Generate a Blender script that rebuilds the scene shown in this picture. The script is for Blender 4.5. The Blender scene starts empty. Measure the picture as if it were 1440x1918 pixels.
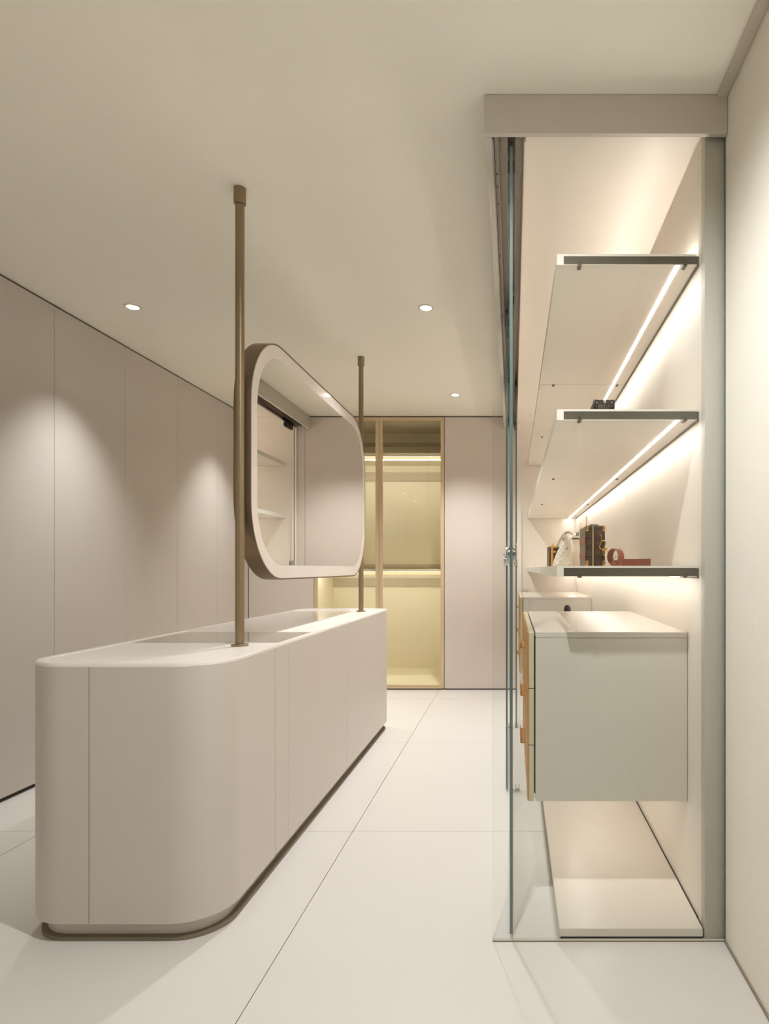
import bpy, bmesh, math, random
from mathutils import Vector, Matrix
random.seed(7)
sc = bpy.context.scene
COL = sc.collection
PI = math.pi

# ------------------------------------------------------------------ camera, world, exposure
cam_d = bpy.data.cameras.new('camera'); cam = bpy.data.objects.new('camera', cam_d); COL.objects.link(cam)
cam.location = (0, 0, 1.195); cam.rotation_euler = (PI/2, 0, 0)
cam_d.sensor_fit = 'HORIZONTAL'; cam_d.sensor_width = 36; cam_d.lens = 36*1140/1440
cam_d.shift_x = -241/1440; cam_d.shift_y = 106/1440
cam_d.clip_start = 0.02; cam_d.clip_end = 60
sc.camera = cam
w = bpy.data.worlds.new('world'); sc.world = w; w.use_nodes = True
w.node_tree.nodes['Background'].inputs[0].default_value = (0.8, 0.82, 0.85, 1)
w.node_tree.nodes['Background'].inputs[1].default_value = 0.1
sc.view_settings.view_transform = 'Standard'; sc.view_settings.look = 'None'
sc.view_settings.gamma = 1; sc.view_settings.use_curve_mapping = False
sc.view_settings.exposure = 0.63
cy = sc.cycles
cy.use_denoising = True
cy.max_bounces = 14; cy.diffuse_bounces = 8; cy.glossy_bounces = 6; cy.transparent_max_bounces = 24
cy.sample_clamp_indirect = 6.0; cy.caustics_reflective = False; cy.caustics_refractive = False

# lamp strengths (unseen near spots and the window fill are added)
LED_CLOSET = 22.0;  LED_CLOSET_COL = (1.0, 0.925, 0.85)
LED_GLASS = 9.0;   LED_GLASS_COL = (1.0, 0.98, 0.90)
SPOT_W = 88.0;      SPOT_COL = (1.0, 0.995, 0.985)
SPOT_ADDED_W = 20.0; SPOT_ADDED_COL = (1.0, 1.0, 0.985)
ADDED_FILL_W = 3.0;    ADDED_FILL_COL = (1.0, 0.985, 0.95)
MIRROR_BAND = 0.03

# added area lamp in a made-up window behind the viewer, brightens the room
ld = bpy.data.lights.new('added_window_fill', 'AREA'); ld.shape = 'RECTANGLE'; ld.size = 2.2; ld.size_y = 2.2
ld.energy = ADDED_FILL_W; ld.color = ADDED_FILL_COL
lo = bpy.data.objects.new('added_window_fill', ld); COL.objects.link(lo)
lo.location = (-2.66, -0.75, 1.35); lo.rotation_euler = (0, -PI/2, 0)

# ------------------------------------------------------------------ helpers
def srgb(r, g, b):
    f = lambda c: (c/255/12.92) if c/255 <= 0.04045 else ((c/255+0.055)/1.055)**2.4
    return (f(r), f(g), f(b), 1)

def mat(name, col, rough=0.5, metal=0.0, spec=0.5, noise=0.0, nscale=8.0, bump=0.0, bscale=60.0, coat=0.0, stretch=None):
    m = bpy.data.materials.new(name); m.use_nodes = True
    nt = m.node_tree; b = nt.nodes['Principled BSDF']
    b.inputs['Roughness'].default_value = rough; b.inputs['Metallic'].default_value = metal
    b.inputs['Specular IOR Level'].default_value = spec
    b.inputs['Coat Weight'].default_value = coat; b.inputs['Coat Roughness'].default_value = 0.08
    b.inputs['Base Color'].default_value = col
    tc = nt.nodes.new('ShaderNodeTexCoord'); src = tc.outputs['Object']
    if stretch:
        mp = nt.nodes.new('ShaderNodeMapping'); mp.inputs['Scale'].default_value = stretch
        nt.links.new(src, mp.inputs['Vector']); src = mp.outputs['Vector']
    if noise > 0:
        n = nt.nodes.new('ShaderNodeTexNoise'); n.inputs['Scale'].default_value = nscale; n.inputs['Detail'].default_value = 6
        nt.links.new(src, n.inputs['Vector'])
        mx = nt.nodes.new('ShaderNodeMix'); mx.data_type = 'RGBA'
        mx.inputs[6].default_value = tuple(c*(1-noise) for c in col[:3]) + (1,)
        mx.inputs[7].default_value = tuple(min(1, c*(1+noise)) for c in col[:3]) + (1,)
        nt.links.new(n.outputs['Fac'], mx.inputs[0]); nt.links.new(mx.outputs[2], b.inputs['Base Color'])
    if bump > 0:
        n2 = nt.nodes.new('ShaderNodeTexNoise'); n2.inputs['Scale'].default_value = bscale; n2.inputs['Detail'].default_value = 5
        nt.links.new(src, n2.inputs['Vector'])
        bp = nt.nodes.new('ShaderNodeBump'); bp.inputs['Strength'].default_value = bump; bp.inputs['Distance'].default_value = 0.01
        nt.links.new(n2.outputs['Fac'], bp.inputs['Height']); nt.links.new(bp.outputs['Normal'], b.inputs['Normal'])
    return m

def emit(name, col, s):
    m = bpy.data.materials.new(name); m.use_nodes = True; nt = m.node_tree
    nt.nodes.remove(nt.nodes['Principled BSDF'])
    e = nt.nodes.new('ShaderNodeEmission'); e.inputs[0].default_value = (*col, 1); e.inputs[1].default_value = s
    nt.links.new(e.outputs[0], nt.nodes['Material Output'].inputs[0]); return m

def glass(name, tint, refl=1.0):
    m = bpy.data.materials.new(name); m.use_nodes = True; nt = m.node_tree
    nt.nodes.remove(nt.nodes['Principled BSDF'])
    t = nt.nodes.new('ShaderNodeBsdfTransparent'); t.inputs[0].default_value = (*tint, 1)
    g = nt.nodes.new('ShaderNodeBsdfGlossy'); g.inputs['Roughness'].default_value = 0.0
    g.inputs['Color'].default_value = (refl, refl, refl, 1)
    lw = nt.nodes.new('ShaderNodeFresnel'); lw.inputs['IOR'].default_value = 1.5
    geo = nt.nodes.new('ShaderNodeNewGeometry')          # the inner face of a pane does not mirror again
    inv = nt.nodes.new('ShaderNodeMath'); inv.operation = 'SUBTRACT'; inv.inputs[0].default_value = 1.0
    nt.links.new(geo.outputs['Backfacing'], inv.inputs[1])
    mu = nt.nodes.new('ShaderNodeMath'); mu.operation = 'MULTIPLY'
    nt.links.new(lw.outputs[0], mu.inputs[0]); nt.links.new(inv.outputs[0], mu.inputs[1])
    mx = nt.nodes.new('ShaderNodeMixShader')
    nt.links.new(mu.outputs[0], mx.inputs[0]); nt.links.new(t.outputs[0], mx.inputs[1]); nt.links.new(g.outputs[0], mx.inputs[2])
    nt.links.new(mx.outputs[0], nt.nodes['Material Output'].inputs[0]); return m

def monogram(name):
    """dark brown coated canvas with a repeat print of small tan flowers in rings and diamonds"""
    m = mat(name, srgb(66, 48, 38), rough=0.45)
    nt = m.node_tree; b = nt.nodes['Principled BSDF']; N = nt.nodes.new; L = nt.links.new
    tc = N('ShaderNodeTexCoord'); sp = N('ShaderNodeSeparateXYZ'); L(tc.outputs['Object'], sp.inputs[0])
    def ma(op, a, bb=None):
        n = N('ShaderNodeMath'); n.operation = op
        for i, v in enumerate((a, bb)):
            if v is None: continue
            if isinstance(v, (int, float)): n.inputs[i].default_value = v
            else: L(v, n.inputs[i])
        return n.outputs[0]
    u = ma('MULTIPLY', ma('ADD', sp.outputs[0], sp.outputs[1]), 1/0.042)
    v = ma('MULTIPLY', sp.outputs[2], 1/0.042)
    fu = ma('SUBTRACT', ma('FRACT', u), 0.5); fv = ma('SUBTRACT', ma('FRACT', v), 0.5)
    r = ma('SQRT', ma('ADD', ma('MULTIPLY', fu, fu), ma('MULTIPLY', fv, fv)))
    th = ma('ARCTAN2', fv, fu)
    petal = ma('ADD', 0.17, ma('MULTIPLY', 0.09, ma('COSINE', ma('MULTIPLY', th, 4.0))))
    flower = ma('LESS_THAN', r, petal)
    hole = ma('GREATER_THAN', r, 0.05)
    ring = ma('MULTIPLY', ma('GREATER_THAN', r, 0.32), ma('LESS_THAN', r, 0.37))
    fac = ma('MULTIPLY', ma('MAXIMUM', ma('MULTIPLY', flower, hole), ring), 0.6)
    mx = N('ShaderNodeMix'); mx.data_type = 'RGBA'
    mx.inputs[6].default_value = srgb(62, 46, 37); mx.inputs[7].default_value = srgb(135, 106, 74)
    L(fac, mx.inputs[0]); L(mx.outputs[2], b.inputs['Base Color']); return m

class MB:
    def __init__(s): s.bm = bmesh.new(); s.mi = 0
    def _tag(s, before):
        for f in s.bm.faces:
            if f not in before: f.material_index = s.mi
    def box(s, x0, x1, y0, y1, z0, z1, bev=0.0, seg=2):
        n0 = len(s.bm.faces)
        vs = [s.bm.verts.new(p) for p in ((x0,y0,z0),(x1,y0,z0),(x1,y1,z0),(x0,y1,z0),(x0,y0,z1),(x1,y0,z1),(x1,y1,z1),(x0,y1,z1))]
        fs = [s.bm.faces.new([vs[i] for i in q]) for q in ((0,3,2,1),(4,5,6,7),(0,1,5,4),(1,2,6,5),(2,3,7,6),(3,0,4,7))]
        for f in fs: f.material_index = s.mi
        if bev > 0:
            es = list({e for f in fs for e in f.edges})
            r = bmesh.ops.bevel(s.bm, geom=es, offset=bev, segments=seg, profile=0.5, affect='EDGES')
            for f in r['faces']: f.material_index = s.mi
        return s
    def _p(s, u, v, a, ax):
        return {'z': (u, v, a), 'x': (a, u, v), 'y': (u, a, v)}[ax]
    def prism(s, pts, a0, a1, ax='z'):
        A = [s.bm.verts.new(s._p(u, v, a0, ax)) for u, v in pts]
        B = [s.bm.verts.new(s._p(u, v, a1, ax)) for u, v in pts]
        n = len(pts); fs = [s.bm.faces.new(A), s.bm.faces.new(B)]
        for i in range(n): fs.append(s.bm.faces.new((A[i], A[(i+1) % n], B[(i+1) % n], B[i])))
        for f in fs: f.material_index = s.mi
        return s
    def ring(s, po, pi, a0, a1, ax='z', closed=True):
        Q = [[s.bm.verts.new(s._p(u, v, a, ax)) for u, v in p] for p, a in ((po, a0), (po, a1), (pi, a1), (pi, a0))]
        n = len(po); fs = []
        for i in range(n if closed else n-1):
            j = (i+1) % n
            for k in range(4):
                l = (k+1) % 4
                fs.append(s.bm.faces.new((Q[k][i], Q[k][j], Q[l][j], Q[l][i])))
        if not closed:
            for i in (0, n-1): fs.append(s.bm.faces.new([Q[k][i] for k in range(4)]))
        for f in fs: f.material_index = s.mi
        return s
    def lathe(s, prof, origin=(0,0,0), axis='z', n=32):
        rows = []
        o = Vector(origin)
        for r, h in prof:
            row = []
            for i in range(n):
                a = 2*PI*i/n; c, d = r*math.cos(a), r*math.sin(a)
                p = {'z': (c, d, h), 'x': (h, c, d), 'y': (c, h, d)}[axis]
                row.append(s.bm.verts.new(o + Vector(p)))
            rows.append(row)
        for q in range(len(rows)-1):
            for i in range(n):
                j = (i+1) % n
                f = s.bm.faces.new((rows[q][i], rows[q][j], rows[q+1][j], rows[q+1][i])); f.material_index = s.mi
        for row in (rows[0], rows[-1]):
            f = s.bm.faces.new(row); f.material_index = s.mi
        return s
    def tube(s, pts, r, n=8, closed=False):
        pts = [Vector(p) for p in pts]; rows = []; N = len(pts)
        up = None
        for k, p in enumerate(pts):
            a = pts[(k-1) % N] if (closed or k > 0) else p
            b = pts[(k+1) % N] if (closed or k < N-1) else p
            t = (b-a).normalized()
            if up is None:
                up = t.orthogonal().normalized()
            up = (up - t*up.dot(t)).normalized(); sd = t.cross(up)
            rr = r[k] if isinstance(r, (list, tuple)) else r
            rows.append([s.bm.verts.new(p + (up*math.cos(2*PI*i/n) + sd*math.sin(2*PI*i/n))*rr) for i in range(n)])
        for q in range(N if closed else N-1):
            A, B = rows[q], rows[(q+1) % N]
            for i in range(n):
                j = (i+1) % n
                f = s.bm.faces.new((A[i], A[j], B[j], B[i])); f.material_index = s.mi
        if not closed:
            for row in (rows[0], rows[-1]): s.bm.faces.new(row).material_index = s.mi
        return s
    def ribbon(s, pts, wid, th):
        """a strap: pts = centre line, wid = vector across, th = thickness along the local normal"""
        pts = [Vector(p) for p in pts]; wv = [Vector(x) for x in wid] if isinstance(wid, list) else [Vector(wid)]*len(pts)
        rows = []
        for k, p in enumerate(pts):
            a = pts[max(k-1, 0)]; b = pts[min(k+1, len(pts)-1)]
            nrm = (b-a).cross(wv[k]).normalized()*th/2
            rows.append([s.bm.verts.new(q) for q in (p-wv[k]/2-nrm, p+wv[k]/2-nrm, p+wv[k]/2+nrm, p-wv[k]/2+nrm)])
        for q in range(len(rows)-1):
            for i in range(4):
                j = (i+1) % 4
                s.bm.faces.new((rows[q][i], rows[q][j], rows[q+1][j], rows[q+1][i])).material_index = s.mi
        for row in (rows[0], rows[-1]): s.bm.faces.new(row).material_index = s.mi
        return s
    def loft(s, rows_pts, cap=True):
        rows = [[s.bm.verts.new(p) for p in r] for r in rows_pts]; n = len(rows[0])
        for q in range(len(rows)-1):
            for i in range(n):
                j = (i+1) % n
                s.bm.faces.new((rows[q][i], rows[q][j], rows[q+1][j], rows[q+1][i])).material_index = s.mi
        if cap:
            for row in (rows[0], rows[-1]): s.bm.faces.new(row).material_index = s.mi
        return s
    def rot(s, centre, axis, ang):
        bmesh.ops.rotate(s.bm, verts=s.bm.verts, cent=centre, matrix=Matrix.Rotation(ang, 3, axis)); return s

def rootloc(o):
    v = Vector((0, 0, 0))
    while o is not None: v += o.location; o = o.parent
    return v

def obj(name, mb, m, parent=None, origin=None, smooth=True):
    bm = mb.bm
    bmesh.ops.recalc_face_normals(bm, faces=bm.faces)
    off = rootloc(parent) if parent else Vector((0, 0, 0))
    org = Vector(origin) if origin is not None else off
    bmesh.ops.translate(bm, verts=bm.verts, vec=-org)
    me = bpy.data.meshes.new(name); bm.to_mesh(me); bm.free()
    for mm in (m if isinstance(m, (list, tuple)) else [m]): me.materials.append(mm)
    if smooth:
        me.polygons.foreach_set('use_smooth', [True]*len(me.polygons)); me.set_sharp_from_angle(angle=math.radians(32))
    o = bpy.data.objects.new(name, me); COL.objects.link(o)
    if parent: o.parent = parent
    o.location = org - off
    return o

def tag(o, label, cat, group=None):
    o['label'] = label; o['category'] = cat
    if group: o['group'] = group
    return o

def thing(name, label, cat, loc, group=None):
    o = bpy.data.objects.new(name, None); COL.objects.link(o); o.location = loc; o.empty_display_size = 0.05
    return tag(o, label, cat, group)

def struct(name, mb, m, parent=None):
    o = obj(name, mb, m, parent); o['kind'] = 'structure'; return o

def copy_tree(o, parent=None):
    c = o.copy(); COL.objects.link(c); c.parent = parent
    for ch in list(o.children): copy_tree(ch, c)
    return c

def rrect(u0, u1, v0, v1, R, n=14):
    out = []
    for cu, cv, a0 in ((u1-R, v0+R, -PI/2), (u1-R, v1-R, 0), (u0+R, v1-R, PI/2), (u0+R, v0+R, PI)):
        for i in range(n+1):
            a = a0 + PI/2*i/n; out.append((cu+R*math.cos(a), cv+R*math.sin(a)))
    return out

def glass_box(name, x0, x1, y0, y1, z0, z1, thin, gm, em, parent=None):
    mb = MB(); mb.box(x0, x1, y0, y1, z0, z1)
    ax = 'xyz'.index(thin)
    mb.bm.normal_update()
    for f in mb.bm.faces: f.material_index = 0 if abs(f.normal[ax]) > 0.9 else (2 if abs(f.normal.z) > 0.9 else 1)
    return obj(name, mb, [gm, em, M_gedge_l], parent, smooth=False)

# ------------------------------------------------------------------ materials
M_plaster = mat('ceiling_plaster', srgb(242, 239, 228), 0.85, noise=0.025, nscale=2.2, bump=0.06, bscale=120, stretch=(1, 0.4, 1), spec=0.2)
M_wallplaster = mat('wall_plaster', srgb(236, 232, 222), 0.85, noise=0.03, nscale=5, bump=0.10, bscale=90, spec=0.2)
M_tile = mat('floor_stone', srgb(216, 213, 209), 0.38, noise=0.012, nscale=3.0, bump=0.012, bscale=150, spec=0.4)
M_grout = mat('grout', srgb(150, 138, 124), 0.9)
M_lacq = mat('greige_lacquer', srgb(199, 193, 186), 0.42, spec=0.4, noise=0.008, nscale=2)
M_lacq_p = mat('rosy_greige_lacquer', srgb(214, 204, 195), 0.42, spec=0.4, noise=0.008, nscale=2)
M_dark = mat('shadow_gap_dark', srgb(52, 42, 34), 0.7)
M_island = mat('island_lacquer', srgb(202, 196, 188), 0.38, spec=0.45, noise=0.006, nscale=2)
M_solid = mat('solid_white_top', srgb(240, 235, 230), 0.30, spec=0.5, noise=0.008, nscale=6)
M_base = mat('taupe_base_plate', srgb(128, 116, 99), 0.55)
M_topglass = mat('smoked_inset_glass', srgb(172, 165, 153), 0.04, spec=0.8, coat=0.6)
M_topglass2 = mat('pale_inset_glass', srgb(226, 220, 213), 0.16, spec=0.5, coat=0.15)
M_bronze = mat('brushed_bronze', srgb(146, 128, 100), 0.40, metal=0.6, noise=0.05, nscale=40, stretch=(1, 1, 0.05))
M_bronze_d = mat('dark_bronze_band', srgb(128, 110, 88), 0.42, metal=0.7, noise=0.06, nscale=18)
M_mirror = mat('silver_mirror', (0.80, 0.80, 0.78, 1), 0.005, metal=1.0)
M_steel = mat('polished_steel', srgb(205, 205, 205), 0.16, metal=1.0)
M_alu = mat('track_aluminium', srgb(172, 160, 148), 0.38, metal=0.6)
M_alu_l = mat('cove_aluminium', srgb(205, 198, 188), 0.5, spec=0.3)
M_graph = mat('graphite_bar', srgb(96, 89, 78), 0.45, metal=0.3)
M_black = mat('black_plastic', srgb(28, 24, 22), 0.35)
M_shelf = mat('shelf_lacquer', srgb(236, 228, 218), 0.35, spec=0.4)
M_fascia = mat('header_lacquer', srgb(203, 197, 187), 0.5, spec=0.3)
M_cab = mat('drawer_unit_lacquer', srgb(216, 210, 200), 0.25, spec=0.5)
M_tan = mat('tan_leather', srgb(200, 147, 82), 0.5, noise=0.06, nscale=60, bump=0.03, bscale=400)
M_edgeply = mat('drawer_edge', srgb(210, 201, 172), 0.45)
M_glass = glass('clear_glass', (0.975, 0.985, 0.98))
M_gedge = mat('glass_edge', srgb(96, 116, 115), 0.15, spec=0.8)
M_gedge_l = mat('glass_edge_light', srgb(200, 196, 184), 0.15, spec=0.8)
M_bglass = glass('amber_glass', (0.985, 0.98, 0.95))
M_champ = mat('champagne_frame', srgb(214, 191, 158), 0.42, metal=0.1)
M_ivory = mat('ivory_interior', srgb(230, 222, 198), 0.55)
M_batten = mat('batten', srgb(186, 172, 148), 0.5)
M_led = emit('closet_led', LED_CLOSET_COL, LED_CLOSET)
M_ledt = emit('top_shelf_led', LED_CLOSET_COL, LED_CLOSET*1.6)
M_ledu = emit('under_cabinet_led', LED_CLOSET_COL, LED_CLOSET*0.8)
M_ledg = emit('glass_unit_led', LED_GLASS_COL, LED_GLASS)
M_ledg_f = emit('glass_unit_led_front', (1.0, 0.82, 0.44), 0.70)
M_lens = emit('downlight_lens', (1.0, 0.95, 0.87), 14.0)
M_whitecap = mat('downlight_trim', srgb(214, 202, 184), 0.6)
M_mono = monogram('brown_print_canvas')
M_brown = mat('dark_brown_leather', srgb(58, 40, 32), 0.4)
M_gold = mat('brass', srgb(214, 172, 92), 0.25, metal=1.0)
M_patch = mat('rust_leather', srgb(158, 92, 66), 0.5, noise=0.05, nscale=80)
M_belt = mat('cognac_leather', srgb(156, 92, 66), 0.45, noise=0.06, nscale=60)
M_taupe = mat('taupe_canvas', srgb(128, 112, 94), 0.6)
M_white_l = mat('white_leather', srgb(236, 226, 210), 0.45)
M_zip = mat('cream_zip', srgb(196, 170, 134), 0.5)
M_caramel = mat('caramel_leather', srgb(205, 145, 74), 0.45)
# quilted leather
M_quilt = mat('quilted_white_leather', srgb(236, 226, 210), 0.45)
def _quilt(m):
    nt = m.node_tree; b = nt.nodes['Principled BSDF']; N = nt.nodes.new; L = nt.links.new
    tc = N('ShaderNodeTexCoord'); hs = []
    for ang in (PI/4, -PI/4):
        mp = N('ShaderNodeMapping'); mp.inputs['Rotation'].default_value = (0, ang, 0)
        wv = N('ShaderNodeTexWave'); wv.inputs['Scale'].default_value = 14; wv.bands_direction = 'X'
        L(tc.outputs['Object'], mp.inputs[0]); L(mp.outputs[0], wv.inputs['Vector']); hs.append(wv.outputs['Fac'])
    a = N('ShaderNodeMath'); a.operation = 'MULTIPLY'; L(hs[0], a.inputs[0]); L(hs[1], a.inputs[1])
    bp = N('ShaderNodeBump'); bp.inputs['Strength'].default_value = 0.5; bp.inputs['Distance'].default_value = 0.006
    L(a.outputs[0], bp.inputs['Height']); L(bp.outputs[0], b.inputs['Normal'])
_quilt(M_quilt)
# frosted lit band of the mirror
M_band = mat('frosted_band', srgb(222, 214, 206), 0.5, coat=1.0)
M_band.node_tree.nodes['Principled BSDF'].inputs['Emission Color'].default_value = (1, 0.88, 0.77, 1)
M_band.node_tree.nodes['Principled BSDF'].inputs['Emission Strength'].default_value = MIRROR_BAND

# ------------------------------------------------------------------ room dimensions
XL, XR = -2.61, 0.681          # face of the left wardrobe run / right wall
YB = 6.0                        # face of the back wardrobes
YF = -2.6                       # wall behind the camera
H = 2.70

# structure
f = struct('floor', MB().box(-3.3, 0.8, YF-0.1, 6.8, -0.06, -0.008), M_grout)
xs = [-3.25, -2.134, -0.729, 0.676]; ys = [YF, -1.459, -0.05, 1.36, 2.769, 4.179, 5.588, 6.66]
g = 0.0015
for i in range(len(xs)-1):
    for j in range(len(ys)-1):
        obj('floor_tile', MB().box(xs[i]+g, xs[i+1]-g, ys[j]+g, ys[j+1]-g, -0.009, 0.0), M_tile, f, smooth=False)
struct('ceiling', MB().box(-3.3, 0.8, YF-0.1, 6.8, H, H+0.1), M_plaster)
struct('wall_left', MB().box(-3.30, -3.22, 1.0, 6.8, 0, H).box(-3.22, -2.62, 0.90, 0.998, 0, H)
       .box(-2.70, XL, YF, -1.9, 0, H).box(-2.70, XL, 0.4, 0.998, 0, H).box(-2.70, XL, -1.9, 0.4, 0, 0.2).box(-2.70, XL, -1.9, 0.4, 2.5, H), M_wallplaster)
struct('added_window_1', MB().ring([(-1.9, 0.2), (0.4, 0.2), (0.4, 2.5), (-1.9, 2.5)], [(-1.84, 0.26), (0.34, 0.26), (0.34, 2.44), (-1.84, 2.44)], -2.69, -2.63, 'x'), M_champ)  # made-up frame around the added fill lamp, out of view
struct('trim_5', MB().box(-3.3, -2.71, YF-0.1, 0.9, -0.005, H), M_wallplaster)
struct('wall_back', MB().box(-3.3, 0.8, 6.66, 6.74, 0, H), M_lacq)
wr = struct('wall_right', MB().box(XR, XR+0.1, YF-0.1, 6.8, 0, H), M_wallplaster)
struct('wall_front', MB().box(-3.3, 0.8, YF-0.08, YF, 0, H), mat('taupe_wall', srgb(176, 169, 158), 0.8))
struct('baseboard_right', MB().box(XR-0.006, XR, YF, 1.944, 0.0, 0.006), M_grout)
# aluminium cove strip along the ceiling edge
struct('trim_1', MB().box(0.645, XR, YF, 1.934, H-0.009, H, 0.003), M_alu_l)
# pilaster beside the front pane and panels lining the closet
struct('trim_2', MB().box(0.6175, XR, 1.962, 2.0, 0.0, 2.619, 0.001), M_fascia)
def lining():
    for y0, y1 in ((2.0, 2.022), (2.024, 3.338), (3.34, 4.659), (4.661, 5.975)):
        o = obj('wall_panel', MB().box(0.6175, 0.640, y0, y1, 0.03, 2.618), M_shelf, wr, smooth=False)
lining()
# lowered ceiling over the closet
struct('trim_3', MB().box(0.042, XR, 1.962, 5.998, 2.62, H), M_shelf)
# end wall of the closet
struct('trim_4', MB().box(0.032, XR, 5.978, 5.998, 0.0, 2.62), M_shelf)

# ------------------------------------------------------------------ wardrobes
t = thing('built_in_wardrobe', 'long run of flat handleless greige wardrobe doors along the left wall', 'wardrobe', (-2.9, 2.0, 0))
y = 6.0
k = 0
while y > 1.3:
    y0 = max(1.005, y-0.634)
    obj('door', MB().box(XL-0.022, XL, y0+0.0013, y-0.0013, 0.022, H-0.012, 0.0008, 1), M_lacq, t)
    y = y0; k += 1
obj('plinth', MB().box(-3.2, XL-0.012, 1.005, 6.0, 0.0, 0.02), M_dark, t)
obj('carcass', MB().box(-3.2, XL-0.03, 1.005, 6.0, 0.022, H-0.02), M_lacq, t)
obj('top_rail', MB().box(-3.2, XL-0.012, 1.005, 6.0, H-0.0115, H-0.001), M_dark, t)

t = thing('tall_wardrobe', 'single flat greige wardrobe door in the far left corner, left of the glass wardrobe', 'wardrobe', (-2.29, 6.3, 0))
obj('door', MB().box(XL+0.004, -1.967, YB, YB+0.022, 0.012, H-0.012, 0.0008, 1), M_lacq_p, t)
obj('carcass', MB().box(XL-0.02, -1.967, YB+0.03, 6.65, 0.012, H-0.02), M_lacq_p, t)
obj('plinth', MB().box(XL+0.004, -1.967, YB+0.012, 6.65, 0.0, 0.011), M_dark, t)
obj('top_rail', MB().box(XL+0.004, -1.967, YB+0.012, 6.65, H-0.0115, H-0.001), M_dark, t)

t = thing('tall_wardrobe', 'flat rosy greige wardrobe doors on the back wall, right of the glass wardrobe', 'wardrobe', (-0.35, 6.3, 0))
for x0, x1 in ((-0.675, -0.046), (-0.043, 0.587)):
    obj('door', MB().box(x0, x1, YB, YB+0.022, 0.012, H-0.012, 0.0008, 1), M_lacq_p, t)
obj('carcass', MB().box(-0.67, 0.68, YB+0.03, 6.65, 0.012, H-0.02), M_lacq_p, t)
obj('plinth', MB().box(-0.675, 0.68, YB+0.012, 6.65, 0.0, 0.011), M_dark, t)
obj('top_rail', MB().box(-0.675, 0.68, YB+0.012, 6.65, H-0.0115, H-0.001), M_dark, t)

# glass fronted wardrobe on the back wall
gx0, gx1 = -1.963, -0.680
t = thing('glass_wardrobe', 'two door glass fronted wardrobe with lit shelves on the back wall', 'wardrobe', (-1.32, 6.3, 0))
mb = MB()
mb.box(gx0, gx0+0.015, YB+0.03, 6.62, 0.012, H-0.014); mb.box(gx1-0.015, gx1, YB+0.03, 6.62, 0.012, H-0.014)
mb.box(gx0+0.015, gx1-0.015, 6.60, 6.62, 0.012, H-0.014)
mb.box(gx0+0.015, gx1-0.015, YB+0.03, 6.60, 0.012, 0.04); mb.box(gx0+0.015, gx1-0.015, YB+0.03, 6.60, H-0.04, H-0.014)
obj('carcass', mb, M_ivory, t, smooth=False)
obj('plinth', MB().box(gx0, gx1, YB+0.012, 6.65, 0.0, 0.0105), M_dark, t)
obj('top_rail', MB().box(gx0, gx1, YB+0.012, 6.65, H-0.0115, H-0.001), M_dark, t)
for zb, zt in ((2.309, 2.345), (1.165, 1.190)):
    sh = obj('shelf', MB().box(gx0+0.016, gx1-0.016, YB+0.055, 6.599, zb, zt, 0.002, 1), M_ivory, t)
    mb = MB().box(gx0+0.02, gx1-0.02, YB+0.056, YB+0.096, zb-0.031, zb-0.0005)   # dim opal front, bright underside and back
    mb.bm.normal_update()
    for fc in mb.bm.faces: fc.material_index = 1 if fc.normal.y < -0.9 else 0
    led = obj('light_strip', mb, [M_ledg, M_ledg_f], sh, smooth=False)
for z0, z1 in ((2.143, 2.236), (0.998, 1.092)):
    obj('back_batten', MB().box(gx0+0.016, gx1-0.016, 6.583, 6.599, z0, z1), M_batten, t)
for z0, z1 in ((2.52, 2.555), (1.212, 1.240)):
    obj('back_ledge', MB().box(gx0+0.016, gx1-0.016, 6.573, 6.599, z0, z1), M_batten, t)
for x0, x1 in ((gx0+0.002, -1.3235), (-1.3195, gx1-0.002)):
    fr = obj('door_frame', MB().ring([(x0, 0.012), (x1, 0.012), (x1, H-0.013), (x0, H-0.013)],
             [(x0+0.032, 0.046), (x1-0.032, 0.046), (x1-0.032, H-0.050), (x0+0.032, H-0.050)], YB, YB+0.024, 'y'), M_champ, t, smooth=False)
    glass_box('pane', x0+0.031, x1-0.031, YB+0.010, YB+0.014, 0.045, H-0.049, 'y', M_bglass, M_gedge_l, fr)
    mb = MB()   # raised inner bead
    mb.ring([(x0+0.026, 0.040), (x1-0.026, 0.040), (x1-0.026, H-0.044), (x0+0.026, H-0.044)],
            [(x0+0.033, 0.047), (x1-0.033, 0.047), (x1-0.033, H-0.051), (x0+0.033, H-0.051)], YB-0.003, YB+0.001, 'y')
    obj('bead', mb, M_champ, fr, smooth=False)

# ------------------------------------------------------------------ island
IX0, IX1, IY0, IY1, IR = -1.604, -0.938, 1.937, 4.660, 0.162
IZ = 0.893
t = thing('island', 'long pale island counter with rounded corners standing on the tiles', 'island', (-1.294, 3.35, 0))
obj('plinth', MB().prism(rrect(IX0+0.034, IX1-0.034, IY0+0.034, IY1-0.034, IR-0.034), 0.0125, 0.072), M_island, t)
obj('base_plate', MB().prism(rrect(IX0+0.016, IX1-0.010, IY0+0.016, IY1-0.016, IR-0.016), 0.0, 0.012), M_base, t)
def arclen_outline(n=24):
    """outline with outward normals, counter-clockwise from the seam on the front"""
    pts = []
    def line(a, b, nx, ny, steps=1):
        for i in range(steps+1):
            q = i/steps; pts.append((a[0]+(b[0]-a[0])*q, a[1]+(b[1]-a[1])*q, nx, ny))
    def arc(cx, cy_, a0):
        for i in range(n+1):
            a = a0+PI/2*i/n; pts.append((cx+IR*math.cos(a), cy_+IR*math.sin(a), math.cos(a), math.sin(a)))
    return pts, line, arc
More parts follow.
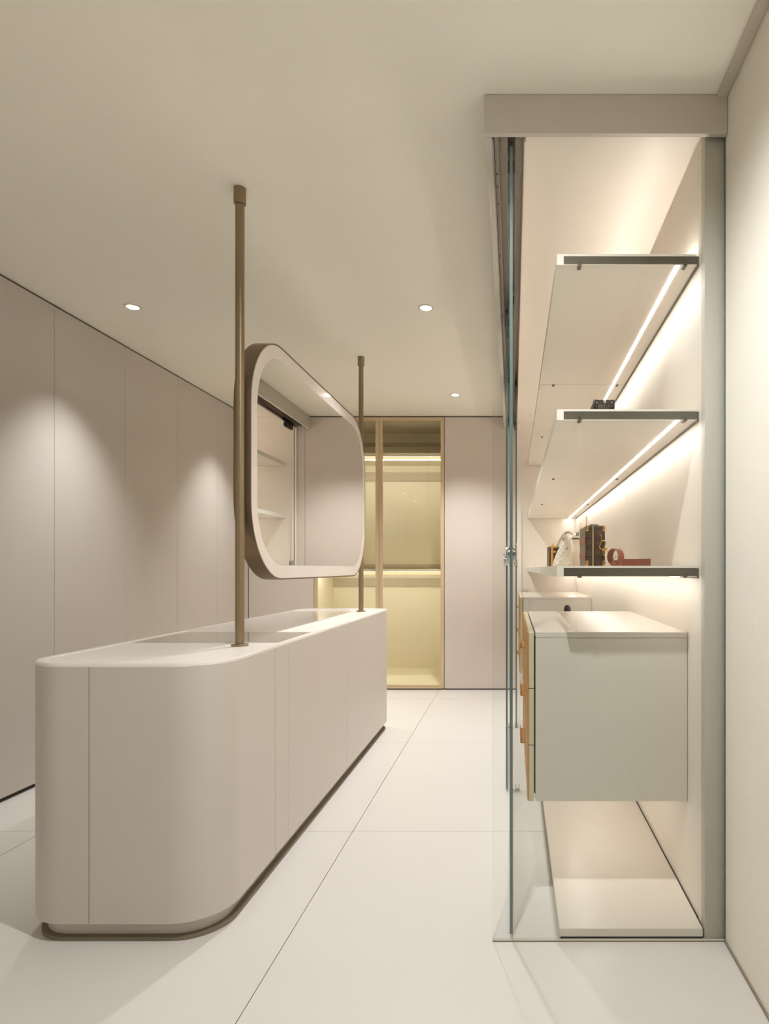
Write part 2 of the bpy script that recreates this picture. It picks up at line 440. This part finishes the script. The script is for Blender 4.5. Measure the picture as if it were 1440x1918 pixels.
def seg_panels():
    s = -1.350; R = IR
    right = [2.400, 2.543, 3.430, 4.316]
    A = []   # list of panels, each a list of (x,y,nx,ny)
    def arc(cx, cy_, a0, n=24):
        return [(cx+R*math.cos(a0+PI/2*i/n), cy_+R*math.sin(a0+PI/2*i/n), math.cos(a0+PI/2*i/n), math.sin(a0+PI/2*i/n)) for i in range(n+1)]
    A.append([(s, IY0, 0, -1)] + arc(IX1-R, IY0+R, -PI/2) + [(IX1, right[0], 1, 0)])
    for a, b in zip(right[:-1], right[1:]): A.append([(IX1, a, 1, 0), (IX1, b, 1, 0)])
    A.append([(IX1, right[-1], 1, 0)] + arc(IX1-R, IY1-R, 0) + [(-1.271, IY1, 0, 1)])
    A.append([(-1.271, IY1, 0, 1)] + arc(IX0+R, IY1-R, PI/2) + [(IX0, right[-1], -1, 0)])
    for a, b in zip(right[::-1][:-1], right[::-1][1:]): A.append([(IX0, a, -1, 0), (IX0, b, -1, 0)])
    A.append([(IX0, right[0], -1, 0)] + arc(IX0+R, IY0+R, PI) + [(s, IY0, 0, -1)])
    return A
def shrink(pan, g):
    p = [list(q) for q in pan]
    for a, b in ((0, 1), (-1, -2)):
        d = Vector((p[b][0]-p[a][0], p[b][1]-p[a][1])).normalized()*g
        p[a][0] += d.x; p[a][1] += d.y
    return p
for i, pan in enumerate(seg_panels()):
    p = shrink(pan, 0.0013 if i == 0 or i == 9 else 0.0009)
    mb = MB().ring([(x, yy) for x, yy, nx, ny in p], [(x-nx*0.02, yy-ny*0.02) for x, yy, nx, ny in p], 0.063, IZ-0.0125, 'z', closed=False)
    obj('side_panel', mb, M_island, t)
obj('core', MB().prism(rrect(IX0+0.022, IX1-0.022, IY0+0.022, IY1-0.022, IR-0.022), 0.073, IZ-0.013), M_grout, t)
o1 = rrect(IX0, IX1, IY0, IY1, IR); o2 = rrect(IX0+0.024, IX1-0.024, IY0+0.024, IY1-0.024, IR-0.024)
rim = MB().ring(o1, o2, IZ-0.012, IZ, 'z')
es = [e for e in rim.bm.edges if all(abs(v.co.z-IZ) < 1e-5 for v in e.verts)
      and abs(e.link_faces[0].normal.z) + abs(e.link_faces[1].normal.z) < 1.5]
rim.bm.normal_update()
es = [e for e in rim.bm.edges if all(abs(v.co.z-IZ) < 1e-5 for v in e.verts) and abs(e.link_faces[0].normal.dot(e.link_faces[1].normal)) < 0.3]
bmesh.ops.bevel(rim.bm, geom=es, offset=0.003, segments=2, affect='EDGES')
obj('rim', rim, M_solid, t)
obj('countertop', MB().prism(rrect(IX0+0.0245, IX1-0.0245, IY0+0.0245, IY1-0.0245, IR-0.0245), IZ-0.0125, IZ-0.004), M_solid, t)
ins = obj('glass_inset', MB().box(IX0+0.026, IX1-0.030, 2.515, 2.918, IZ-0.004, IZ-0.0028), M_topglass, t, smooth=False)
ins['label'] = 'smoked glass strip across the counter'
ins = obj('glass_inset', MB().box(IX0+0.026, -1.145, 2.921, 4.34, IZ-0.004, IZ-0.0028), M_topglass2, t, smooth=False)
ins['label'] = 'long pale glass panel of the counter'

# ------------------------------------------------------------------ pole mounted mirror
PX = -1.082
t = thing('pole_mirror', 'large rounded two-sided mirror held between two bronze poles above the island', 'mirror', (PX, 3.39, IZ-0.004))
for py in (2.410, 4.330):
    p = obj('pole', MB().lathe([(0.0172, IZ-0.001), (0.0172, H-0.02)], (PX, py, 0), n=28), M_bronze, t)
    obj('floor_flange', MB().lathe([(0.031, IZ-0.0038), (0.032, IZ-0.003), (0.032, IZ+0.002), (0.0305, IZ+0.0035), (0.0176, IZ+0.0035)], (PX, py, 0), n=32), M_bronze, p)
    obj('ceiling_cap', MB().lathe([(0.0176, H-0.063), (0.0215, H-0.063), (0.0230, H-0.0605), (0.0230, H)], (PX, py, 0), n=32), M_bronze, p)
my0, my1, mz0, mz1, MR = 2.430, 4.310, 1.1445, 2.195, 0.331
def mo(i): return rrect(my0+i, my1-i, mz0+i, mz1-i, MR-i, 20)
hx = 0.0345
obj('frame', MB().ring(mo(0), mo(0.006), PX-hx, PX+hx, 'x'), M_bronze_d, t)
obj('core', MB().prism(mo(0.0065), PX-hx+0.006, PX+hx-0.006, 'x'), M_dark, t)
for s in (1, -1):
    a, b = sorted((PX+s*(hx-0.0055), PX+s*(hx-0.0015)))
    lb = obj('light_band', MB().ring(mo(0.0065), mo(0.066), a, b, 'x'), M_band, t)
    obj('mirror_glass', MB().prism(mo(0.0665), a, b, 'x'), M_mirror, t)
# small link bolts tying the frame to the poles
mb = None
for py, yy in ((2.410, my0), (4.330, my1)):
    for z in (1.55, 1.80):
        a, b = sorted((py, yy+(0.002 if yy > py else -0.002)))
        obj('link', MB().lathe([(0.007, a+0.012), (0.007, b)], (PX, 0, z), axis='y', n=12), M_bronze_d, t)

# ------------------------------------------------------------------ closet header, track, glass
t = thing('header', 'greige boxed header beam with aluminium sliding track under the ceiling over the closet', 'header', (-0.05, 3.9, 2.575))
mb = MB(); mb.box(-0.092, 0.688-0.008, 1.930, 1.948, 2.575, 2.6985, 0.001, 1)
obj('front_fascia', mb, M_fascia, t)
mb = MB(); mb.box(-0.092, -0.068, 1.9485, 5.997, 2.575, 2.6985, 0.001, 1); obj('side_fascia', mb, M_fascia, t)
obj('inner_fascia', MB().box(0.036, 0.0415, 1.9625, 5.976, 2.570, 2.6985), M_shelf, t)
tr = obj('track', MB().box(-0.0675, 0.0355, 1.9625, 5.976, 2.640, 2.655).box(-0.0675, -0.0645, 1.9625, 5.976, 2.580, 2.640)
    .box(-0.0515, -0.0485, 1.9625, 5.976, 2.588, 2.640).box(-0.0215, -0.0185, 1.9625, 5.976, 2.588, 2.640)
    .box(0.0075, 0.0105, 1.9625, 5.976, 2.588, 2.640).box(0.0325, 0.0355, 1.9625, 5.976, 2.580, 2.640)
    .box(-0.063, -0.053, 1.9625, 5.976, 2.608, 2.618), M_alu, t)
for yy in (2.18, 2.25, 2.36, 2.75, 3.4):
    obj('screw', MB().lathe([(0.004, 2.6065), (0.003, 2.6085)], (-0.058, yy, 0), n=10), M_black, tr)

glass_p = glass_box('front_glass_pane', -0.066, 0.6785, 1.950, 1.960, 0.0032, 2.600, 'y', M_glass, M_gedge)
tag(glass_p, 'fixed clear glass pane closing the end of the closet, facing the camera', 'glass pane')
tag(obj('glass_channel', MB().box(-0.066, 0.6785, 1.9485, 1.9615, 0.0, 0.003), M_base), 'thin dark metal channel on the floor under the front glass pane', 'channel')

def sliding_door(x, y0, y1, knob_y, label):
    t = thing('sliding_door', label, 'door', (x, (y0+y1)/2, 0.012), 'sliding glass closet doors')
    glass_box('pane', x-0.005, x+0.005, y0, y1, 0.014, 2.560, 'x', M_glass, M_gedge, t)
    for yy in (y0+0.16, y1-0.16):
        obj('roller_carriage', MB().box(x-0.0075, x+0.0075, yy-0.12, yy+0.12, 2.562, 2.606, 0.002, 1)
            .box(x-0.0115, x-0.0052, yy-0.09, yy+0.09, 2.520, 2.562, 0.001, 1)
            .box(x+0.0052, x+0.0115, yy-0.09, yy+0.09, 2.520, 2.562, 0.001, 1), M_black, t)
    for s in (1, -1):
        pr = [(0.024, 0.0052), (0.024, 0.0075), (0.019, 0.009), (0.019, 0.011), (0.037, 0.012), (0.038, 0.0135), (0.038, 0.0165), (0.036, 0.0178)]
        obj('pull', MB().lathe([(r, s*h) for r, h in pr], (x, knob_y, 1.243), axis='x', n=28), M_steel, t)
sliding_door(-0.0065, 1.968, 3.300, 2.055, 'nearest sliding glass door, its thick green edge right behind the front pane')
sliding_door(-0.0345, 3.262, 4.590, 3.345, 'middle sliding glass door, on the aisle side track beside the island')
sliding_door(0.0225, 4.560, 5.900, 5.835, 'farthest sliding glass door, on the closet side track near the back wall')
def guide(x, y, label):
    mb = MB().box(x-0.011, x+0.011, y-0.014, y+0.014, 0.0, 0.009, 0.002, 1)
    mb.box(x-0.011, x-0.0065, y-0.014, y+0.014, 0.009, 0.030, 0.001, 1).box(x+0.0065, x+0.011, y-0.014, y+0.014, 0.009, 0.030, 0.001, 1)
    tag(obj('door_guide', mb, M_steel), label, 'door guide', 'floor guides of the sliding doors')
guide(0.0225, 3.275, 'steel fork guide on the floor beside the near drawer cabinet')
guide(-0.0345, 4.58, 'steel fork guide on the floor at the end of the middle door')
guide(0.0225, 4.585, 'steel fork guide on the floor under the front of the farthest door')

# ------------------------------------------------------------------ closet fittings
t = thing('platform', 'low pale platform on the floor inside the closet', 'platform', (0.38, 3.9, 0))
obj('deck', MB().box(0.149, 0.6115, 1.9635, 5.976, 0.0075, 0.034, 0.001, 1), M_shelf, t)
obj('base_strip', MB().box(0.155, 0.6115, 1.966, 5.976, 0.0, 0.0072), M_black, t)
obj('gap_strip', MB().box(0.6118, 0.6172, 2.03, 5.976, 0.0, 0.0335), M_dark, t)

def shelf(y0, y1, zb, label, group, first):
    t = thing('shelf', label, 'shelf', (0.38, (y0+y1)/2, zb), group)
    a, b = y0+0.0022, y1-0.0022
    mb = MB()
    mb.box(0.145, 0.6112, a, b, zb+0.029, zb+0.036).box(0.145, 0.168, a, b, zb, zb+0.029).box(0.168, 0.6112, a, b, zb, zb+0.0018)
    obj('panel', mb, M_shelf, t, smooth=False)
    obj('end_bar', MB().box(0.1683, 0.6112, a+0.0015, b-0.0015, zb+0.002, zb+0.0288), M_graph, t)
    obj('wall_rail', MB().box(0.6115, 0.6172, a, b, zb-0.005, zb+0.028), M_graph, t)
    obj('light_strip', MB().box(0.5425, 0.5545, a+0.001 if not first else a+0.004, b-0.001, zb-0.0012, zb-0.0001), M_led, t)
    if zb > 2:   # the top shelf also washes the ceiling from its rear edge
        obj('up_light', MB().box(0.594, 0.606, a+0.03, b-0.001, zb+0.0361, zb+0.0385), M_ledt, t)
    for x in (0.221, 0.572):
        c = y0 + 0.001
        obj('clip', MB().box(x-0.0065, x+0.0065, c, c+0.030, zb-0.0040, zb-0.0002, 0.0015, 1)
            .box(x-0.0065, x+0.0065, c-0.001, c+0.002, zb-0.0040, zb+0.008), M_graph, t)
        obj('clip_screw', MB().lathe([(0.0022, c-0.0022), (0.0022, c-0.001)], (x, 0, zb+0.008), axis='y', n=8), M_black, t)
lev = ((2.205, 'top'), (1.689, 'middle'), (1.168, 'lowest'))
pos = ('near the front glass pane', 'between the near and the far section', 'at the far end of the closet')
for zb, ln in lev:
    for i, (y0, y1) in enumerate(((2.022, 3.340), (3.340, 4.660), (4.660, 5.976))):
        shelf(y0, y1, zb, '%s lit white wall shelf, section %s' % (ln, pos[i]), 'lit closet shelves', i == 0)

def drawer_cabinet(y0, y1, label):
    t = thing('drawer_cabinet', label, 'cabinet', (0.35, (y0+y1)/2, 0.37), 'drawer cabinets in the closet')
    obj('carcass', MB().box(0.079, 0.6155, y0, y1, 0.372, 0.9488, 0.0008, 1), M_cab, t)
    obj('top_board', MB().box(0.079, 0.6155, y0, y1, 0.950, 0.970, 0.001, 1), M_cab, t)
    obj('shadow_gap', MB().box(0.0745, 0.0795, y0+0.004, y1-0.004, 0.40, 0.955), M_black, t)
    obj('under_light', MB().box(0.30, 0.312, y0+0.08, y1-0.08, 0.3685, 0.3715), M_ledu, t)
    for k in range(3):
        z0 = 0.370+0.2*k+0.0015; z1 = z0+0.197
        d = obj('drawer_front', MB().box(0.0555, 0.0735, y0+0.0005, y1-0.0005, z0, z1, 0.0008, 1), M_edgeply, t)
        obj('leather_facing', MB().box(0.0505, 0.0553, y0+0.001, y1-0.001, z0+0.001, z1-0.001, 0.0015, 1), M_tan, d)
        yc = (y0+y1)/2; zc = z0+0.098
        mb = MB().box(0.030, 0.0503, yc-0.115, yc+0.115, zc-0.010, zc-0.005, 0.001, 1)
        mb.box(0.030, 0.0335, yc-0.115, yc+0.115, zc-0.010, zc+0.010, 0.001, 1)
        obj('pull', mb, M_tan, d)
drawer_cabinet(2.153, 3.202, 'near wall-hung drawer cabinet with tan leather drawer fronts, behind the front glass pane')
drawer_cabinet(4.795, 5.845, 'far wall-hung drawer cabinet with tan leather drawer fronts, at the end of the closet')

# black object peeking up behind the near cabinet
v = obj('vase', MB().lathe([(0.060, 0.0345), (0.075, 0.06), (0.080, 0.30), (0.070, 0.55), (0.042, 0.75), (0.026, 0.88), (0.022, 0.93), (0.0205, 0.955), (0.017, 0.970), (0.009, 0.978)],
        (0.322, 3.62, 0), n=28), M_black, origin=(0.322, 3.62, 0.0345))
tag(v, 'black tapered vase whose rounded tip shows behind the near drawer cabinet', 'vase')

# ------------------------------------------------------------------ bags on the lowest shelf
SZ = 1.2042
bx0, bx1, by0, by1, bz1 = 0.322, 0.408, 2.70, 2.935, 1.386
t = thing('trunk_handbag', 'dark brown printed box handbag with brass corners standing on the lowest shelf', 'handbag', (0.365, 2.82, SZ))
obj('body', MB().box(bx0, bx1, by0, by1, SZ, bz1, 0.006, 3), M_mono, t)
obj('side_panel', MB().box(bx0-0.0018, bx0-0.0002, by0+0.007, by1-0.007, SZ+0.004, bz1-0.006, 0.0006, 1), M_taupe, t)
for z in (SZ+0.034, SZ+0.106):
    obj('leather_patch', MB().box(bx0-0.0035, bx0-0.002, by0+0.006, by1-0.006, z, z+0.026, 0.0006, 1), M_patch, t)
zx = bx0+0.032
obj('zip', MB().box(zx-0.0032, zx+0.0032, by0-0.0012, by0+0.01, SZ+0.001, bz1+0.0012, 0.001, 1)
    .box(zx-0.0032, zx+0.0032, by0+0.01, by1-0.01, bz1-0.001, bz1+0.0012), M_zip, t)
for z0, z1 in ((SZ+0.0005, SZ+0.0265), (bz1-0.026, bz1+0.001)):
    for x0, x1 in ((bx0-0.0012, bx0+0.0125), (bx1-0.0125, bx1+0.0012)):
        for y0, y1 in ((by0-0.0015, by0+0.012), (by1-0.012, by1+0.0015)):
            obj('corner_cap', MB().box(x0, x1, y0, y1, z0, z1, 0.004, 2), M_gold, t)
hp = [(0.372, 2.745 + 0.145*i/12, bz1 - 0.002 + 0.013*math.sin(PI*i/12)**0.6) for i in range(13)]
obj('handle', MB().ribbon(hp, (0.030, 0, 0), 0.006), M_brown, t)
# brass hook and chain link
rx, ry = 0.385, by0-0.006
obj('eyelet', MB().tube([(rx+0.004*math.cos(a), ry+0.003, 1.344+0.004*math.sin(a)) for a in [2*PI*i/14 for i in range(14)]], 0.0011, 6, True), M_gold, t)
obj('hook_stem', MB().tube([(rx+0.004, ry+0.002, 1.346), (rx+0.0055, ry, 1.338), (rx+0.005, ry, 1.318)], 0.0019, 8), M_gold, t)
lk = []
for i in range(24):
    a = 2*PI*i/24; u, q = 0.0105*math.cos(a), 0.0085*math.sin(a) + (0.0105 if math.sin(a) > 0 else -0.0105)
    th = 0.38; lk.append((rx+0.010+u*math.cos(th)+q*math.sin(th), ry-0.001, 1.300-u*math.sin(th)*-1*-1+q*math.cos(th)))
obj('chain_link', MB().tube(lk, 0.0021, 8, True), M_gold, t)
mb = MB().box(rx+0.008, rx+0.031, ry-0.004, ry+0.003, 1.276, 1.284, 0.0012, 1); mb.rot((rx+0.02, ry, 1.28), 'Y', -0.38)
obj('clasp_bar', mb, M_gold, t)
obj('key_ring', MB().tube([(rx+0.024+0.011*math.cos(a), ry-0.002+0.004*math.sin(a), 1.262+0.013*math.sin(a)) for a in [2*PI*i/18 for i in range(18)]], 0.0016, 7, True), M_gold, t)

# coiled strap beside the bag
t = thing('belt', 'coiled cognac leather belt lying on the lowest shelf right of the brown box handbag', 'belt', (0.50, 2.64, SZ))
c = Vector((0.438, 2.60, SZ+0.0405)); pts = []; wv = []
for i in range(41):
    a = -PI*0.62 + 2*PI*1.06*i/40; r = 0.0365 - 0.004*i/40
    ax = Vector((-0.84, -0.54, 0)).normalized()
    side = Vector((0.54, -0.84, 0)).normalized()
    pts.append(c + side*(r*math.cos(a)) + Vector((0, 0, r*math.sin(a))) + ax*(0.004*i/40)); wv.append(ax*0.031)
obj('coil', MB().ribbon(pts, wv, 0.0032), M_belt, t)
pts = []; 
for i in range(15):
    q = i/14; pts.append(Vector((0.468+0.112*q, 2.645-0.075*q+0.012*math.sin(PI*q), SZ+0.0165)))
obj('tail', MB().ribbon(pts, (0, 0, 0.032), 0.0032), M_belt, t)
pts = [Vector((0.428+0.030*q, 2.590+0.010*q, SZ+0.010+0.016*math.sin(PI*q))) for q in [i/10 for i in range(11)]]
obj('keeper_loop', MB().ribbon(pts, (0.012, -0.020, 0.0), 0.003), M_belt, t)
obj('buckle', MB().tube([(0.440+0.013*math.cos(a), 2.585, SZ+0.032+0.010*math.sin(a)) for a in [2*PI*i/16 for i in range(16)]], 0.0017, 7, True)
    .tube([(0.440, 2.584, SZ+0.022), (0.446, 2.582, SZ+0.043)], 0.0014, 6), M_steel, t)
obj('strap_end', MB().box(0.418, 0.452, 2.572, 2.576, SZ+0.003, SZ+0.020, 0.0015, 1), M_patch, t)

# white quilted bag
t = thing('quilted_handbag', 'white quilted leather handbag with an arched handle on the lowest shelf', 'handbag', (0.262, 3.25, SZ))
def sect(cx, cy_, z, a, b, n=28, e=0.5):
    out = []
    for i in range(n):
        th = 2*PI*i/n; ct, st = math.cos(th), math.sin(th)
        out.append((cx+a*math.copysign(abs(ct)**e, ct), cy_+b*math.copysign(abs(st)**e, st), z))
    return out
rows = [sect(0.262+0.004*0, 3.25, SZ, 0.046, 0.10), sect(0.263, 3.25, SZ+0.012, 0.050, 0.106), sect(0.268, 3.25, SZ+0.05, 0.044, 0.102), sect(0.275, 3.25, SZ+0.09, 0.034, 0.094),
        sect(0.283, 3.25, SZ+0.125, 0.023, 0.084), sect(0.289, 3.25, SZ+0.148, 0.013, 0.074), sect(0.292, 3.25, SZ+0.158, 0.006, 0.060)]
obj('body', MB().loft(rows), M_quilt, t)
ar = [(0.225+0.083*q, 3.16, SZ+0.095+0.088*math.sin(PI*(0.06+0.62*q))) for q in [i/20 for i in range(21)]]
obj('handle', MB().tube(ar, 0.0045, 8), M_white_l, t)
obj('handle_lining', MB().tube([(x+0.002, yy-0.0005, z-0.0055) for x, yy, z in ar], 0.0022, 6), M_brown, t)
obj('flap', MB().ribbon([(0.268, 3.151, SZ+0.168), (0.272, 3.147, SZ+0.15), (0.274, 3.143, SZ+0.12), (0.277, 3.139, SZ+0.085), (0.281, 3.141, SZ+0.065)], [(0.016, 0, 0), (0.020, 0, 0), (0.020, 0, 0), (0.016, 0, 0), (0.012, 0, 0)], 0.005), M_white_l, t)
obj('clasp', MB().tube([(0.262+0.006*math.cos(a), 3.145, SZ+0.142+0.006*math.sin(a)) for a in [2*PI*i/14 for i in range(14)]], 0.002, 6, True), M_brown, t)
obj('tag_loop', MB().tube([(0.268, 3.139, SZ+0.093), (0.275, 3.136, SZ+0.090), (0.281, 3.136, SZ+0.098)], 0.0016, 6), M_brown, t)
# smooth white bag
t = thing('smooth_handbag', 'smooth white leather handbag squeezed between the quilted bag and the brown box bag', 'handbag', (0.352, 3.36, SZ))
rows = [sect(0.345, 3.42, SZ, 0.036, 0.10), sect(0.345, 3.42, SZ+0.010, 0.039, 0.104), sect(0.345, 3.42, SZ+0.08, 0.036, 0.10), sect(0.345, 3.42, SZ+0.13, 0.031, 0.092),
        sect(0.345, 3.42, SZ+0.150, 0.022, 0.084), sect(0.345, 3.42, SZ+0.157, 0.010, 0.070)]
obj('body', MB().loft(rows), M_white_l, t)
obj('handle', MB().ribbon([(0.310+0.076*q, 3.335, SZ+0.158+0.022*math.sin(PI*q)) for q in [i/14 for i in range(15)]], (0, 0.014, 0.012), 0.004), M_white_l, t)
obj('strap_ring', MB().tube([(0.352+0.006*math.cos(a), 3.326, SZ+0.179+0.008*math.sin(a)) for a in [2*PI*i/14 for i in range(14)]], 0.0022, 6, True), M_brown, t)
obj('opening', MB().lathe([(0.020, 0), (0.024, 0.004), (0.018, 0.009)], (0.345, 3.36, SZ+0.151), n=20), M_brown, t)
# little trunk at the far left
t = thing('mini_trunk', 'small taupe and caramel trunk bag left of the white quilted handbag', 'handbag', (0.245, 3.82, SZ))
obj('body', MB().box(0.225, 0.310, 3.74, 3.90, SZ, SZ+0.125, 0.005, 2), M_brown, t)
obj('back_panel', MB().box(0.2155, 0.2247, 3.742, 3.90, SZ+0.001, SZ+0.126, 0.002, 1), M_taupe, t)
obj('strap', MB().box(0.231, 0.246, 3.733, 3.7398, SZ+0.0005, SZ+0.132, 0.002, 1), M_caramel, t)
obj('strap', MB().box(0.229, 0.262, 3.730, 3.7398, SZ+0.088, SZ+0.100, 0.002, 1), M_caramel, t)
obj('corner_cap', MB().box(0.226, 0.275, 3.731, 3.760, SZ+0.118, SZ+0.131, 0.003, 2), M_gold, t)
obj('handle', MB().tube([(0.250, 3.78+0.08*q, SZ+0.124+0.022*math.sin(PI*q)) for q in [i/12 for i in range(13)]], 0.004, 8), M_caramel, t)
# folded dust bag in the far corner
t = thing('dust_bag', 'tall folded ivory cloth standing against the wall in the far closet corner', 'cloth', (0.585, 5.2, SZ))
rows = []
for z, s_ in ((0, 1.0), (0.12, 0.95), (0.26, 0.8), (0.40, 0.55), (0.435, 0.4)):
    rows.append([(0.598-0.034*s_ - (0.006 if i % 2 else 0), 5.10+0.04*i, SZ+z) for i in range(6)] + [(0.6112, 5.30-0.04*i, SZ+z) for i in range(6)])
obj('cloth', MB().loft(rows), M_white_l, t)

# dark studded trunk on the middle shelf
tz = 1.7252
t = thing('studded_trunk', 'dark brown studded trunk bag seen over the front edge of the middle shelf', 'handbag', (0.374, 2.6, tz))
obj('body', MB().box(0.332, 0.416, 2.505, 2.72, tz, 1.889, 0.005, 2), M_mono, t)
for x0, x1 in ((0.3305, 0.351), (0.397, 0.4175)):
    obj('corner_guard', MB().box(x0, x1, 2.5025, 2.53, 1.852, 1.8905, 0.003, 2), M_black, t)
obj('edge_trim', MB().box(0.352, 0.396, 2.5028, 2.51, 1.872, 1.8895, 0.002, 1), M_brown, t)
for x, z, r in ((0.344, 1.878, 0.0032), (0.358, 1.8785, 0.002), (0.388, 1.8785, 0.002), (0.405, 1.878, 0.0032), (0.343, 1.863, 0.002), (0.405, 1.864, 0.002)):
    obj('stud', MB().lathe([(r, 2.5032), (r*0.9, 2.5012), (r*0.4, 2.5002)], (x, 0, z), axis='y', n=12), M_steel, t)
obj('latch', MB().lathe([(0.0075, 2.5025), (0.007, 2.499), (0.003, 2.498)], (0.3745, 0, 1.880), axis='y', n=18), M_steel, t)

# ------------------------------------------------------------------ downlights
def downlight(x, y, label, W, col, ang=108):
    t = thing('downlight', label, 'ceiling light', (x, y, H-0.006), 'recessed ceiling downlights')
    obj('trim_ring', MB().lathe([(0.045, H), (0.0445, H-0.0025), (0.034, H-0.0035), (0.0305, H-0.0005)], (x, y, 0), n=32), M_whitecap, t)
    obj('lens', MB().lathe([(0.0300, H-0.0036), (0.029, H-0.0045), (0.012, H-0.005)], (x, y, 0), n=32), M_lens, t)
    ld = bpy.data.lights.new('downlight_lamp', 'SPOT'); ld.energy = W; ld.color = col
    ld.spot_size = math.radians(ang); ld.spot_blend = 1.0; ld.shadow_soft_size = 0.032
    lo = bpy.data.objects.new('lamp', ld); COL.objects.link(lo); lo.parent = t; lo.location = (0, 0, -0.03)
downlight(-2.187, 3.50, 'bright recessed downlight at the left, above the aisle by the left wardrobe', SPOT_W*0.84, SPOT_COL, 84)
downlight(-0.503, 3.51, 'nearer of the two downlights between the mirror and the closet', SPOT_W, SPOT_COL)
downlight(-0.503, 5.267, 'farther of the two downlights between the mirror and the closet', SPOT_W, SPOT_COL)
downlight(-2.187, 5.267, 'downlight hidden behind the mirror, near the far left corner', SPOT_W*0.76, SPOT_COL, 84)
downlight(-0.17, 1.32, 'added unseen downlight in front of the closet', SPOT_ADDED_W*3.9, SPOT_ADDED_COL, 158)  # added out of view to light the right wall and front floor
for x in (-2.187, -0.503):  # extra lamps added out of view to help light the room
    for y in (-0.1, -1.5):
        downlight(x, y, 'added unseen downlight behind the viewer, %s row, %s' % ('left' if x < -1 else 'right', 'nearer one' if y > -1 else 'farther one'), SPOT_ADDED_W, SPOT_ADDED_COL, 84)
